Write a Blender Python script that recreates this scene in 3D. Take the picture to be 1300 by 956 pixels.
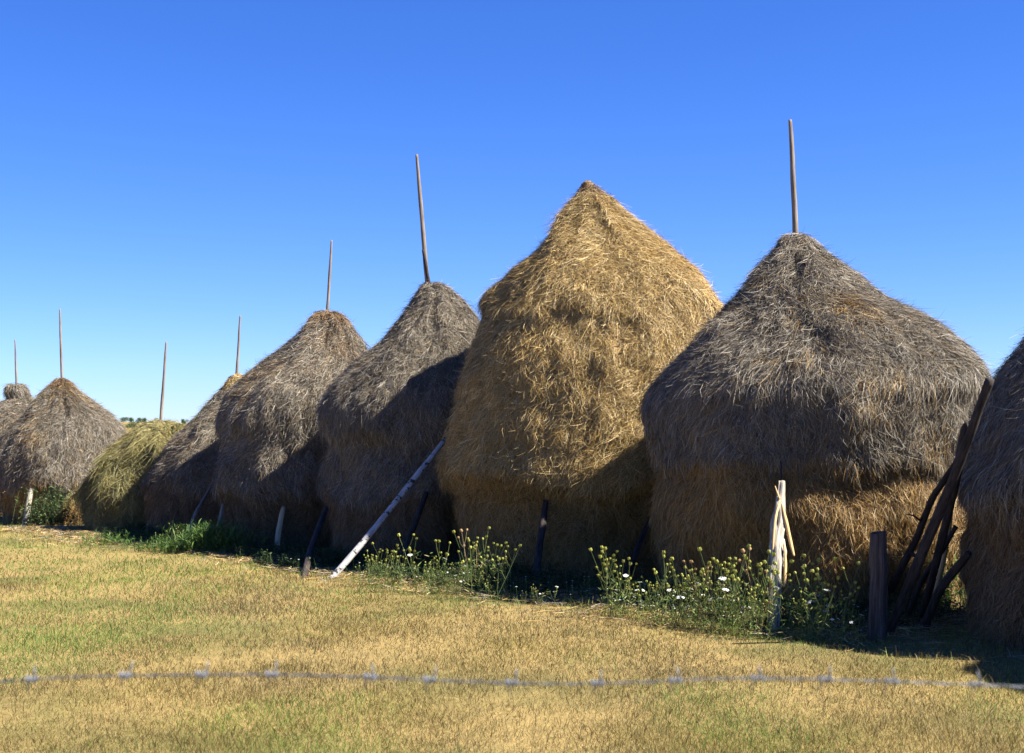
import bpy, math
import numpy as np
from mathutils import Vector, noise as mnoise

for o in list(bpy.data.objects):
    bpy.data.objects.remove(o)
scene = bpy.context.scene
COL = scene.collection
rs = np.random.RandomState

# ---------------------------------------------------------------- camera
F = 1800.0                       # focal length in photo pixels (photo 1300 x 956)
PITCH = math.atan(67 / F)        # horizon at row 545
CAMZ = 2.0
cam = bpy.data.cameras.new('camera')
cam.sensor_width = 36
cam.lens = 36 * F / 1300
cam.clip_start = 0.1
cam.clip_end = 20000
cam.dof.use_dof = True
cam.dof.focus_distance = 18.0
cam.dof.aperture_fstop = 4.8
camo = bpy.data.objects.new('camera', cam)
COL.objects.link(camo)
camo.location = (0, 0, CAMZ)
camo.rotation_euler = (math.pi / 2 + PITCH, 0, 0)
scene.camera = camo

# ---------------------------------------------------------------- sky, sun, exposure
ELEV, AZF = math.radians(47), math.radians(14)       # sun height, turn from due right towards the camera
SUN = Vector((math.cos(ELEV) * math.cos(AZF), -math.cos(ELEV) * math.sin(AZF), math.sin(ELEV)))
w = bpy.data.worlds.new('World')
scene.world = w
w.use_nodes = True
nt = w.node_tree
bg = nt.nodes['Background']
sky = nt.nodes.new('ShaderNodeTexSky')
sky.sky_type = 'NISHITA'
sky.sun_disc = False
sky.sun_elevation = ELEV
sky.sun_rotation = math.atan2(SUN.x, SUN.y)
sky.altitude = 1500
sky.air_density = 1.0
sky.dust_density = 0.0
sky.ozone_density = 2.0
hs = nt.nodes.new('ShaderNodeHueSaturation')
hs.inputs['Saturation'].default_value = 1.25
tint = nt.nodes.new('ShaderNodeMix')                # slightly blue sky, as through a polarising filter
tint.data_type = 'RGBA'
tint.blend_type = 'MULTIPLY'
tint.inputs['Factor'].default_value = 1.0
tint.inputs['B'].default_value = (0.46, 0.59, 1.02, 1)
nt.links.new(sky.outputs[0], hs.inputs['Color'])
nt.links.new(hs.outputs[0], tint.inputs['A'])
nt.links.new(tint.outputs['Result'], bg.inputs['Color'])
bg.inputs['Strength'].default_value = 0.055
sun = bpy.data.lights.new('sun', 'SUN')
sun.energy = 5.0
sun.angle = math.radians(0.5)
sun.color = (1.0, 0.94, 0.82)
suno = bpy.data.objects.new('sun', sun)
COL.objects.link(suno)
suno.location = (20, 0, 30)
suno.rotation_euler = SUN.to_track_quat('Z', 'Y').to_euler()
vs = scene.view_settings
vs.view_transform = 'Standard'
vs.look = 'None'
vs.gamma = 1
vs.use_curve_mapping = False
vs.exposure = 1.87
scene.cycles.diffuse_bounces = 1

# ---------------------------------------------------------------- helpers
def at(px, py, Y):
    """the world point seen at photo pixel (px, py), Y metres in front"""
    v = 478 - py
    d = (px - 650, F * math.cos(PITCH) - v * math.sin(PITCH), F * math.sin(PITCH) + v * math.cos(PITCH))
    k = Y / d[1]
    return Vector((d[0] * k, Y, CAMZ + d[2] * k))

def row_to_Y(py):
    return at(650, py, 1.0).z and CAMZ / (CAMZ - at(650, py, 1.0).z)

def hash3(ix, iy, iz, seed):
    with np.errstate(over='ignore'):
        h = (ix.astype(np.uint64) * np.uint64(73856093)) ^ (iy.astype(np.uint64) * np.uint64(19349663)) ^ \
            (iz.astype(np.uint64) * np.uint64(83492791)) ^ np.uint64(seed * 2654435761 % (1 << 32))
        h = (h ^ (h >> np.uint64(13))) * np.uint64(1274126177)
        h = (h ^ (h >> np.uint64(16))) & np.uint64(0xffffff)
    return h.astype(np.float64) / 0xffffff * 2 - 1

def vnoise(P, seed=0):
    P = np.asarray(P, float) + 1000.0
    i = np.floor(P).astype(np.int64)
    f = P - i
    f = f * f * (3 - 2 * f)
    out = 0
    for dx in (0, 1):
        for dy in (0, 1):
            for dz in (0, 1):
                wgt = (f[..., 0] if dx else 1 - f[..., 0]) * (f[..., 1] if dy else 1 - f[..., 1]) * (f[..., 2] if dz else 1 - f[..., 2])
                out = out + wgt * hash3(i[..., 0] + dx, i[..., 1] + dy, i[..., 2] + dz, seed)
    return out

def fbm(P, seed=0, octs=3):
    s, a, t = 0, 1.0, 0
    for o in range(octs):
        s = s + a * vnoise(np.asarray(P) * (2.03 ** o), seed + o * 17)
        t += a
        a *= 0.5
    return s / t

def ground_z(x, y):
    x = np.asarray(x, float); y = np.asarray(y, float)
    P = np.stack([x, y, 0 * x], -1)
    z = 0.035 * fbm(P * 0.35, 5, 2)
    z = z + 0.012 * vnoise(P * 1.6, 9)
    far = np.clip((y - 60) / 400, 0, 1)
    far = far * far * (3 - 2 * far)
    z = z + far * (3.9 + 1.0 * vnoise(P * 0.006, 31) - np.clip(x + 130, -60, 120) * 0.022)
    drop = np.clip((y - 520) / 900, 0, 1)
    return z - drop * 14

def tag(o, label=None, cat=None, group=None, kind=None):
    if label: o['label'] = label
    if cat: o['category'] = cat
    if group: o['group'] = group
    if kind: o['kind'] = kind
    return o

def empty(name, loc=(0, 0, 0), rz=0):
    o = bpy.data.objects.new(name, None)
    COL.objects.link(o)
    o.location = loc
    o.rotation_euler = (0, 0, rz)
    o.empty_display_size = 0.3
    return o

def make_mesh(name, V, faces, mats, colors=None, parent=None, origin=None, smooth=False, matidx=None):
    """V (n,3); faces: list of int arrays (m,k); colors (n,3)"""
    V = np.asarray(V, np.float32)
    me = bpy.data.meshes.new(name)
    if origin is not None:
        V = V - np.asarray(origin, np.float32)
    me.vertices.add(len(V))
    me.vertices.foreach_set('co', V.ravel())
    loops, starts, n = [], [], 0
    for f in faces:
        f = np.asarray(f, np.int32)
        loops.append(f.ravel())
        starts.append(n + np.arange(len(f)) * f.shape[1])
        n += f.size
    loops = np.concatenate(loops); starts = np.concatenate(starts)
    me.loops.add(len(loops))
    me.loops.foreach_set('vertex_index', loops)
    me.polygons.add(len(starts))
    me.polygons.foreach_set('loop_start', starts.astype(np.int32))
    if matidx is not None:
        me.polygons.foreach_set('material_index', np.asarray(matidx, np.int32))
    if smooth:
        me.polygons.foreach_set('use_smooth', np.ones(len(starts), bool))
    if colors is not None:
        c = np.ones((len(V), 4), np.float32)
        c[:, :3] = colors
        a = me.color_attributes.new('Col', 'FLOAT_COLOR', 'POINT')
        a.data.foreach_set('color', c.ravel())
    me.update(calc_edges=True)
    me.validate()
    for m in (mats if isinstance(mats, (list, tuple)) else [mats]):
        me.materials.append(m)
    o = bpy.data.objects.new(name, me)
    COL.objects.link(o)
    if parent is not None:
        o.parent = parent
    elif origin is not None:
        o.location = origin
    return o

# ---------------------------------------------------------------- materials
def new_mat(name):
    m = bpy.data.materials.new(name)
    m.use_nodes = True
    return m, m.node_tree, m.node_tree.nodes['Principled BSDF']

def attr_mat(name, rough=0.75, spec=0.25, transl=0.0, nscale=0, namp=0.0):
    """colour from the per-strand colour attribute (each straw has its own colour)"""
    m, t, p = new_mat(name)
    a = t.nodes.new('ShaderNodeAttribute'); a.attribute_name = 'Col'
    src = a.outputs['Color']
    if nscale:
        tc = t.nodes.new('ShaderNodeTexCoord')
        n = t.nodes.new('ShaderNodeTexNoise'); n.inputs['Scale'].default_value = nscale; n.inputs['Detail'].default_value = 4
        t.links.new(tc.outputs['Object'], n.inputs['Vector'])
        mr = t.nodes.new('ShaderNodeMapRange')
        mr.inputs['From Min'].default_value = 0.3; mr.inputs['From Max'].default_value = 0.7
        mr.inputs['To Min'].default_value = 1 - namp; mr.inputs['To Max'].default_value = 1 + namp
        t.links.new(n.outputs[0], mr.inputs[0])
        mx = t.nodes.new('ShaderNodeVectorMath'); mx.operation = 'SCALE'
        t.links.new(src, mx.inputs[0]); t.links.new(mr.outputs[0], mx.inputs['Scale'])
        src = mx.outputs[0]
    t.links.new(src, p.inputs['Base Color'])
    p.inputs['Roughness'].default_value = rough
    p.inputs['Specular IOR Level'].default_value = spec
    if transl:
        tr = t.nodes.new('ShaderNodeBsdfTranslucent')
        t.links.new(src, tr.inputs['Color'])
        mix = t.nodes.new('ShaderNodeMixShader'); mix.inputs[0].default_value = transl
        t.links.new(p.outputs[0], mix.inputs[1]); t.links.new(tr.outputs[0], mix.inputs[2])
        t.links.new(mix.outputs[0], t.nodes['Material Output'].inputs['Surface'])
    return m

def wood_mat(name, c1, c2, scale=(30, 30, 2.5), rough=0.85, spots=None, bump=0.5):
    m, t, p = new_mat(name)
    tc = t.nodes.new('ShaderNodeTexCoord')
    mp = t.nodes.new('ShaderNodeMapping'); mp.inputs['Scale'].default_value = scale
    t.links.new(tc.outputs['Generated' if spots == 'gen' else 'UV'], mp.inputs[0])
    n = t.nodes.new('ShaderNodeTexNoise'); n.inputs['Scale'].default_value = 1; n.inputs['Detail'].default_value = 6; n.inputs['Roughness'].default_value = 0.7
    t.links.new(mp.outputs[0], n.inputs[0])
    r = t.nodes.new('ShaderNodeValToRGB')
    r.color_ramp.elements[0].position = 0.35; r.color_ramp.elements[0].color = (*c1, 1)
    r.color_ramp.elements[1].position = 0.65; r.color_ramp.elements[1].color = (*c2, 1)
    t.links.new(n.outputs[0], r.inputs[0])
    src = r.outputs[0]
    if spots == 'birch':
        mp2 = t.nodes.new('ShaderNodeMapping'); mp2.inputs['Scale'].default_value = (2.2, 14, 1)
        t.links.new(tc.outputs['UV'], mp2.inputs[0])
        n2 = t.nodes.new('ShaderNodeTexNoise'); n2.inputs['Scale'].default_value = 1; n2.inputs['Detail'].default_value = 3
        t.links.new(mp2.outputs[0], n2.inputs[0])
        r2 = t.nodes.new('ShaderNodeValToRGB')
        r2.color_ramp.elements[0].position = 0.55; r2.color_ramp.elements[0].color = (0, 0, 0, 1)
        r2.color_ramp.elements[1].position = 0.59; r2.color_ramp.elements[1].color = (1, 1, 1, 1)
        t.links.new(n2.outputs[0], r2.inputs[0])
        mx = t.nodes.new('ShaderNodeMix'); mx.data_type = 'RGBA'
        mx.inputs['B'].default_value = (0.04, 0.035, 0.03, 1)
        t.links.new(src, mx.inputs['A']); t.links.new(r2.outputs[0], mx.inputs['Factor'])
        src = mx.outputs['Result']
    t.links.new(src, p.inputs['Base Color'])
    b = t.nodes.new('ShaderNodeBump'); b.inputs['Strength'].default_value = bump; b.inputs['Distance'].default_value = 0.01
    t.links.new(n.outputs[0], b.inputs['Height']); t.links.new(b.outputs[0], p.inputs['Normal'])
    p.inputs['Roughness'].default_value = rough
    p.inputs['Specular IOR Level'].default_value = 0.2
    return m

M_STRAW = attr_mat('straw', 0.5, 0.3, 0.0)
M_CORE = attr_mat('packed_hay', 0.95, 0.05, 0, 25, 0.5)
M_GRASS = attr_mat('grass_blades', 0.7, 0.2, 0.25)
M_LEAF = attr_mat('leaves', 0.6, 0.3, 0.25)
M_PETAL = attr_mat('petals', 0.7, 0.1, 0.25)
M_POLE = wood_mat('weathered_pole', (0.09, 0.07, 0.055), (0.27, 0.22, 0.17), (8, 3, 1))
M_BARK = wood_mat('dark_bark', (0.010, 0.008, 0.008), (0.06, 0.047, 0.042), (8, 5, 1), bump=1.0)
M_BIRCH = wood_mat('birch_bark', (0.20, 0.20, 0.21), (0.40, 0.39, 0.39), (6, 5, 1), spots='birch')  # bark greyed: shade of the golden haystack is put into the base colour
M_SPLIT = wood_mat('split_wood', (0.05, 0.04, 0.032), (0.50, 0.45, 0.37), (26, 2.6, 1), bump=1.0)
M_PALE = wood_mat('peeled_wood', (0.42, 0.28, 0.15), (0.62, 0.46, 0.28), (12, 1.5, 1))
M_POST = wood_mat('grey_post', (0.012, 0.01, 0.01), (0.12, 0.095, 0.082), (24, 1.6, 1), bump=1.0)
M_STRIP = wood_mat('bark_strip', (0.45, 0.28, 0.12), (0.62, 0.42, 0.2), (6, 1.5, 1))

mw, t_, p_ = new_mat('galvanised_wire')
p_.inputs['Base Color'].default_value = (0.12, 0.13, 0.155, 1)
p_.inputs['Metallic'].default_value = 0.55
p_.inputs['Roughness'].default_value = 0.5
M_WIRE = mw

# ground
mg, t_, p_ = new_mat('dry_ground')
tc = t_.nodes.new('ShaderNodeTexCoord')
def tex(scale, det=4):
    n = t_.nodes.new('ShaderNodeTexNoise'); n.inputs['Scale'].default_value = scale; n.inputs['Detail'].default_value = det
    t_.links.new(tc.outputs['Object'], n.inputs['Vector']); return n
def ramp(n, a, b, p0=0.35, p1=0.65):
    r = t_.nodes.new('ShaderNodeValToRGB')
    r.color_ramp.elements[0].position = p0; r.color_ramp.elements[0].color = (*a, 1)
    r.color_ramp.elements[1].position = p1; r.color_ramp.elements[1].color = (*b, 1)
    t_.links.new(n.outputs[0], r.inputs[0]); return r
r1 = ramp(tex(14, 6), (0.12, 0.08, 0.035), (0.27, 0.19, 0.075), 0.3, 0.7)
r2 = ramp(tex(0.5, 5), (0.09, 0.10, 0.03), (0.27, 0.20, 0.075), 0.36, 0.5)
mx = t_.nodes.new('ShaderNodeMix'); mx.data_type = 'RGBA'; mx.inputs['Factor'].default_value = 0.5
t_.links.new(r1.outputs[0], mx.inputs['A']); t_.links.new(r2.outputs[0], mx.inputs['B'])
t_.links.new(mx.outputs['Result'], p_.inputs['Base Color'])
b = t_.nodes.new('ShaderNodeBump'); b.inputs['Strength'].default_value = 0.7; b.inputs['Distance'].default_value = 0.03
t_.links.new(tex(40, 5).outputs[0], b.inputs['Height']); t_.links.new(b.outputs[0], p_.inputs['Normal'])
p_.inputs['Roughness'].default_value = 0.95
p_.inputs['Specular IOR Level'].default_value = 0.1
M_GROUND = mg
mh, t_, p_ = new_mat('wooded_hill')
tc = t_.nodes.new('ShaderNodeTexCoord')
r1 = ramp(tex(0.01, 6), (0.03, 0.05, 0.03), (0.07, 0.10, 0.05))
t_.links.new(r1.outputs[0], p_.inputs['Base Color'])
p_.inputs['Roughness'].default_value = 1
M_HILL = mh

# ---------------------------------------------------------------- ground sheet and hills
ys = np.concatenate([np.arange(-8, 45, 0.22), 45 * 1.07 ** np.arange(0, 78)])
xs = np.concatenate([-26 * 1.12 ** np.arange(45, 0, -1), np.arange(-26, 22, 0.3), 22 * 1.12 ** np.arange(0, 45)])
XX, YY = np.meshgrid(xs, ys)
ZZ = ground_z(XX, YY)
V = np.stack([XX, YY, ZZ], -1).reshape(-1, 3)
ny, nx = XX.shape
idx = np.arange(ny * nx).reshape(ny, nx)
Fq = np.stack([idx[:-1, :-1], idx[:-1, 1:], idx[1:, 1:], idx[1:, :-1]], -1).reshape(-1, 4)
tag(make_mesh('ground', V, [Fq], M_GROUND, smooth=True), kind='structure')

def far_hill():
    hx = np.linspace(-4200, 1500, 120); hy = np.linspace(6500, 8500, 16)
    X, Y = np.meshgrid(hx, hy)
    P = np.stack([X, Y * 0, 0 * X], -1)
    prof = 52 + 34 * fbm(P * 0.0011, 77, 4)
    sh = np.sin(np.clip((Y - 6500) / 2000, 0, 1) * math.pi) ** 0.7
    Z = -15 + sh * prof
    V = np.stack([X, Y, Z], -1).reshape(-1, 3)
    n, m = X.shape
    i = np.arange(n * m).reshape(n, m)
    f = np.stack([i[:-1, :-1], i[:-1, 1:], i[1:, 1:], i[1:, :-1]], -1).reshape(-1, 4)
    tag(make_mesh('far_hill', V, [f], M_HILL, smooth=True), kind='structure')
far_hill()

# ---------------------------------------------------------------- strand maker
def strands(P, SIDE, W, taper=(1.0, 1.0, 0.8, 0.25)):
    """P (n,k,3) centre lines, SIDE (n,3) or (n,k,3), W (n,) -> verts, quads"""
    n, k, _ = P.shape
    if SIDE.ndim == 2: SIDE = SIDE[:, None, :].repeat(k, 1)
    tp = np.interp(np.linspace(0, 1, k), np.linspace(0, 1, len(taper)), taper)
    off = SIDE * (W[:, None] * tp[None, :] * 0.5)[..., None]
    V = np.stack([P - off, P + off], 2).reshape(-1, 3)
    base = (np.arange(n) * k * 2)[:, None]
    j = np.arange(k - 1)[None, :] * 2
    a = base + j
    Fq = np.stack([a, a + 1, a + 3, a + 2], -1).reshape(-1, 4)
    return V, Fq

def norm(v):
    return v / (np.linalg.norm(v, axis=-1, keepdims=True) + 1e-9)

# ---------------------------------------------------------------- haystacks
PAL = {  # weathered thatch: several straw colours; under: the hay below the fringe
    'grey': [(0.180, 0.154, 0.117), (0.116, 0.097, 0.072), (0.324, 0.288, 0.230), (0.052, 0.041, 0.030), (0.189, 0.135, 0.072)],
    'brown': [(0.182, 0.113, 0.054), (0.122, 0.072, 0.033), (0.268, 0.182, 0.095), (0.069, 0.040, 0.021), (0.208, 0.126, 0.052)],
    'gold': [(0.396, 0.272, 0.099), (0.287, 0.183, 0.064), (0.594, 0.455, 0.228), (0.149, 0.089, 0.034), (0.426, 0.277, 0.089)],
    'green': [(0.225, 0.196, 0.071), (0.142, 0.138, 0.046), (0.317, 0.275, 0.117), (0.067, 0.060, 0.023), (0.225, 0.158, 0.058)],
    'rust': [(0.303, 0.184, 0.057), (0.201, 0.114, 0.036), (0.404, 0.275, 0.119), (0.083, 0.046, 0.019), (0.330, 0.188, 0.051)],
}

def haystack(label, Yc, rows, pal_top, pal_low, fringe, seed, N, pole=None, extra_pole=None,
             tiers=(), messy=0.5, L=(0.07, 0.27), wd=(0.003, 0.0062), knob=None, low_in=0.10, pole_r=0.035, amp=1.0, depth=1.0,
             patches=0.25, knots=()):
    R = rs(seed)
    rows = sorted(rows)                                    # top to bottom in pixel rows
    pl = np.array([[at(xl, y, Yc).x, at(xr, y, Yc).x, at(650, y, Yc).z] for y, xl, xr in rows])
    last = pl[-1].copy(); last[2] = -0.12
    pl = pl[pl[:, 2] > 0.05]
    pl = np.vstack([pl, last])
    cx0 = float((last[0] + last[1]) / 2)
    base = Vector((cx0, Yc, float(ground_z(cx0, Yc))))
    # arc length resample
    prof = np.stack([pl[:, 0], pl[:, 1], pl[:, 2]], -1)
    rr = (prof[:, 1] - prof[:, 0]) / 2
    ds = np.hypot(np.diff(rr), np.diff(prof[:, 2]))
    s = np.concatenate([[0], np.cumsum(ds)])
    NV, NU = 150, 220
    sv = np.linspace(0, s[-1], NV)
    c = [np.interp(sv, s, prof[:, i]) for i in range(3)]
    for _ in range(3):
        for i in range(3):
            q = c[i].copy(); q[1:-1] = (c[i][:-2] + 2 * c[i][1:-1] + c[i][2:]) / 4; c[i] = q
    xl, xr, z = c
    cx = (xl + xr) / 2; r = np.maximum((xr - xl) / 2, 0.002)
    th = np.linspace(0, 2 * math.pi, NU, endpoint=False)
    TH, _ = np.meshgrid(th, z)
    Rr = r[:, None] * np.ones_like(TH)
    Z = z[:, None] * np.ones_like(TH)
    CX = cx[:, None] * np.ones_like(TH)
    nP = np.stack([np.cos(TH) * 1.9, np.sin(TH) * 1.9, Z * 1.0], -1)
    disp = 0.14 * amp * fbm(nP * 0.75, seed, 2) + 0.11 * amp * fbm(nP * 2.3, seed + 3, 3)
    disp = disp + 0.05 * amp * fbm(nP * np.array([5.5, 5.5, 3.4]), seed + 9, 2)
    fz = None
    for k, (ty, dep, ext) in enumerate(list(tiers) + ([(fringe, low_in, 0.75)] if fringe else [])):
        tz = at(650, ty, Yc - 0.6 * r.max()).z
        tzv = tz + 0.30 * fbm(np.stack([np.cos(TH) * 1.8, np.sin(TH) * 1.8, 0 * TH], -1), seed + 50 + k, 3)
        d = Z - tzv
        mod = np.clip(0.55 + 1.3 * fbm(np.stack([np.cos(TH) * 1.6, np.sin(TH) * 1.6, 0 * TH], -1), seed + 150 + k, 2), 0.0, 1.3) if ty != fringe else 1.0
        up = np.clip(1 - d / ext, 0, 1)
        disp = disp + mod * dep * 0.5 * np.where(d > 0, up ** 1.5, np.clip(1 + d / 0.07, 0, 1)) \
            - mod * dep * 0.5 * np.where(d < 0, np.clip(-d / 0.07, 0, 1) * np.clip(1 + d / 0.6, 0, 1), 0)
        if fringe and ty == fringe: fz = tzv
    fade = np.clip(sv / 0.5, 0.05, 1)[:, None]
    Rr = Rr + (disp - 0.075) * fade
    X = CX + Rr * np.cos(TH); Yw = Yc + Rr * np.sin(TH) * depth
    S = np.stack([X, Yw, Z], -1)
    dU = np.roll(S, -1, 1) - np.roll(S, 1, 1)
    dV = np.gradient(S, axis=0)
    Nn = norm(np.cross(dV, dU))
    cen = np.stack([CX, 0 * CX + Yc, Z - 0.0], -1)
    flip = np.sum(Nn * (S - cen), -1).mean() < 0
    if flip: Nn = -Nn
    rowlen = sv[1] - sv[0]
    # sampling
    circ = 2 * math.pi * np.maximum(r, 0.03)
    rad = np.maximum(Rr, 0.03)
    cdf = np.cumsum(circ + 0.15); cdf /= cdf[-1]
    M = int(N * 3.8)
    vi = np.interp(R.rand(M), cdf, np.arange(NV))
    ui = R.rand(M) * NU
    front = -np.sin(ui / NU * 2 * math.pi)
    keep = R.rand(M) < np.where(front > -0.25, 1.0, 0.35)
    vi, ui = vi[keep], ui[keep]
    n = len(vi)
    def sample(G, u, v):
        v = np.clip(v, 0, NV - 1.001); i = np.floor(v).astype(int); f = (v - i)
        j = np.floor(u).astype(int); g = u - j
        j0 = j % NU; j1 = (j + 1) % NU
        if G.ndim == 3: f = f[..., None]; g = g[..., None]
        return (G[i, j0] * (1 - g) + G[i, j1] * g) * (1 - f) + (G[i + 1, j0] * (1 - g) + G[i + 1, j1] * g) * f
    root = sample(S, ui, vi)
    rt = sample(rad, ui, vi)
    al0 = messy * 1.5 * fbm(root * 1.7, seed + 21, 3) * 1.6 + R.randn(n) * messy
    wild = R.rand(n) < messy * 0.3
    al0 = np.where(wild, R.uniform(-1.6, 1.6, n), al0)
    curl = R.randn(n) * messy * 1.2
    Ls = R.uniform(L[0], L[1], n) * np.where(R.rand(n) < 0.12, 1.5, 1)
    h0 = R.uniform(-0.02, 0.03, n) ; lift = np.abs(R.randn(n)) * 0.03 + 0.004
    loose = R.rand(n) < 0.045
    lift = np.where(loose, lift + R.uniform(0.03, 0.13, n), lift)
    K = 4
    u, v = ui.copy(), vi.copy()
    pts = []
    for k in range(K):
        t = k / (K - 1)
        q = sample(S, u, v) + sample(Nn, u, v) * (h0 + lift * t ** 1.5)[:, None]
        over = np.maximum(v - (NV - 2), 0)
        pts.append(q)
        a = al0 + curl * t
        step = Ls / (K - 1)
        rl = np.maximum(sample(rad, u, v), 0.05)
        u = u + np.sin(a) * step / (2 * math.pi * rl) * NU
        v = np.clip(v + np.cos(a) * step / rowlen, 0, NV - 1.01)
    P = np.stack(pts, 1)
    # strands that pass the fringe hang straight down instead of hugging the tucked-in wall
    hang = R.rand(n) < 0.55
    seg = P[:, 1] - P[:, 0]
    ln = np.linalg.norm(seg, axis=1, keepdims=True)
    dirn = seg.copy()
    for k in range(2, K):
        dirn = norm(dirn) * ln + np.array([0, 0, -1]) * ln * 0.25
        dirn = norm(dirn) * ln
        free = P[:, k - 1] + dirn
        out = np.linalg.norm((free - P[:, k])[:, :2], axis=1)
        nn = sample(Nn, ui, vi)
        outside = np.sum((free - P[:, k]) * nn, 1) > 0
        use = hang & outside
        P[use, k] = free[use]
    P[:, :, 2] = np.maximum(P[:, :, 2], 0.005)
    tan = norm(P[:, -1] - P[:, 0])
    nn = sample(Nn, ui, vi)
    side = norm(np.cross(tan, nn))
    tw = R.uniform(-1.2, 1.2, n)[:, None]
    side = norm(side * np.cos(tw) + nn * np.sin(tw))
    W = R.uniform(wd[0], wd[1], n) * 0.82
    SV, SF = strands(P, side, W)
    # colours: each straw its own
    pt, plw = np.array(PAL[pal_top]), np.array(PAL[pal_low])
    ci = R.choice(5, n, p=[0.34, 0.24, 0.16, 0.12, 0.14])
    if fz is not None:
        fzs = sample(fz, ui, vi)
        low = (root[:, 2] < fzs + 0.03 + R.randn(n) * 0.07 + 0.18 * fbm(root * 2.1, seed + 81, 2))
    else:
        low = root[:, 2] < -1
    mixn = fbm(root * 1.3, seed + 61, 3) + R.randn(n) * 0.25
    low = low | (mixn > 1.0 - patches * 1.6)
    colr = np.where(low[:, None], plw[ci], pt[ci])
    if knob:
        kz = at(650, knob[0], Yc).z
        kn = root[:, 2] > kz + R.randn(n) * 0.05
        colr = np.where(kn[:, None], np.array(PAL[knob[1]])[ci], colr)
    colr = colr * (1 + 0.22 * fbm(root * 0.9, seed + 71, 3))[:, None] * R.uniform(0.75, 1.2, n)[:, None]
    SC = np.repeat(np.clip(colr, 0.01, 0.8), K * 2, axis=0)
    # core
    CV = (S - Nn * 0.02).reshape(-1, 3)
    i = np.arange(NV * NU).reshape(NV, NU)
    CF = np.stack([i[:-1], np.roll(i, -1, 1)[:-1], np.roll(i, -1, 1)[1:], i[1:]], -1).reshape(-1, 4)
    if flip: CF = CF[:, ::-1]
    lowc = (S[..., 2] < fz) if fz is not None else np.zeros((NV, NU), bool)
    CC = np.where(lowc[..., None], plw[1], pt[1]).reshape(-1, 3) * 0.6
    capv = np.array([[cx[0], Yc, z[0] + 0.004]])
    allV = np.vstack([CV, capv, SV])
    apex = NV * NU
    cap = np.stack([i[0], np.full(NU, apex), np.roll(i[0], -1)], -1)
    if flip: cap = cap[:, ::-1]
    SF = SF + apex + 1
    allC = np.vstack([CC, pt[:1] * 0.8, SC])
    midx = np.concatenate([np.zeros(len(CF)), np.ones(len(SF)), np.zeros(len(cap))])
    root_o = empty('haystack', base)
    tag(root_o, label, 'haystack', 'haystacks standing in a row across the meadow')
    o = make_mesh('hay_mound', allV, [CF, SF, cap], [M_CORE, M_STRAW], allC, parent=root_o, origin=base, matidx=midx)
    if pole:
        (x0, y0), (x1, y1) = pole
        p0, p1 = at(x0, y0, Yc), at(x1, y1, Yc)
        d = p1 - p0
        foot = p0 - d * 0.35
        mid = p0 + d * 0.5 + Vector((R.uniform(-.005, .005), 0, 0))
        tube('centre_pole', [foot, p0 - d * 0.1, p0 + d * 0.25 + Vector((R.uniform(-.006, .006), 0, 0)), mid, p0 + d * 0.78 + Vector((R.uniform(-.005, .005), 0, 0)), p1],
             [pole_r * q for q in (0.92, 0.88, 0.85, 0.78, 0.68, 0.48)], M_POLE, parent=root_o, origin=base, seed=seed, rough=0.06)
    if extra_pole:
        (x0, y0), (x1, y1) = extra_pole
        p0, p1 = at(x0, y0, Yc - 0.05), at(x1, y1, Yc - 0.05)
        tube('short_pole', [p0 - (p1 - p0) * 0.5, (p0 + p1) / 2, p1], [0.03, 0.028, 0.02], M_BARK, parent=root_o, origin=base, seed=seed + 4)
    for kx, ky, kr, ks in knots:
        hay_knot(root_o, kx, ky, Yc, kr, 'gold' if knob and knob[1] == 'gold' else 'brown' if pal_top != 'gold' else 'rust', seed + 7, ks)
    return root_o

def hay_knot(root_o, px, py, Yc, r, pal, seed, squash=1.0, n=1500):
    R = rs(seed)
    c = np.array(at(px, py, Yc))
    d = norm(R.randn(n, 3)); p = c + d * np.array([r, r, r * squash]) * R.uniform(0.6, 1.0, (n, 1))
    t = norm(np.cross(d, R.randn(n, 3) * 0.5 + np.array([0, 0.3, 1.0])))
    l = r * R.uniform(0.5, 1.3, n)[:, None]
    v, f = strands(np.stack([p - t * l * .5, p + d * r * .12, p + t * l * .5 - d * r * 0.08], 1), norm(np.cross(t, d)), R.uniform(.004, .008, n), (.4, 1, .3))
    make_mesh('hay_knot', v, [f], M_STRAW, np.repeat(np.array(PAL[pal])[R.randint(0, 5, n)], 6, axis=0), parent=root_o, origin=root_o.location)

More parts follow.
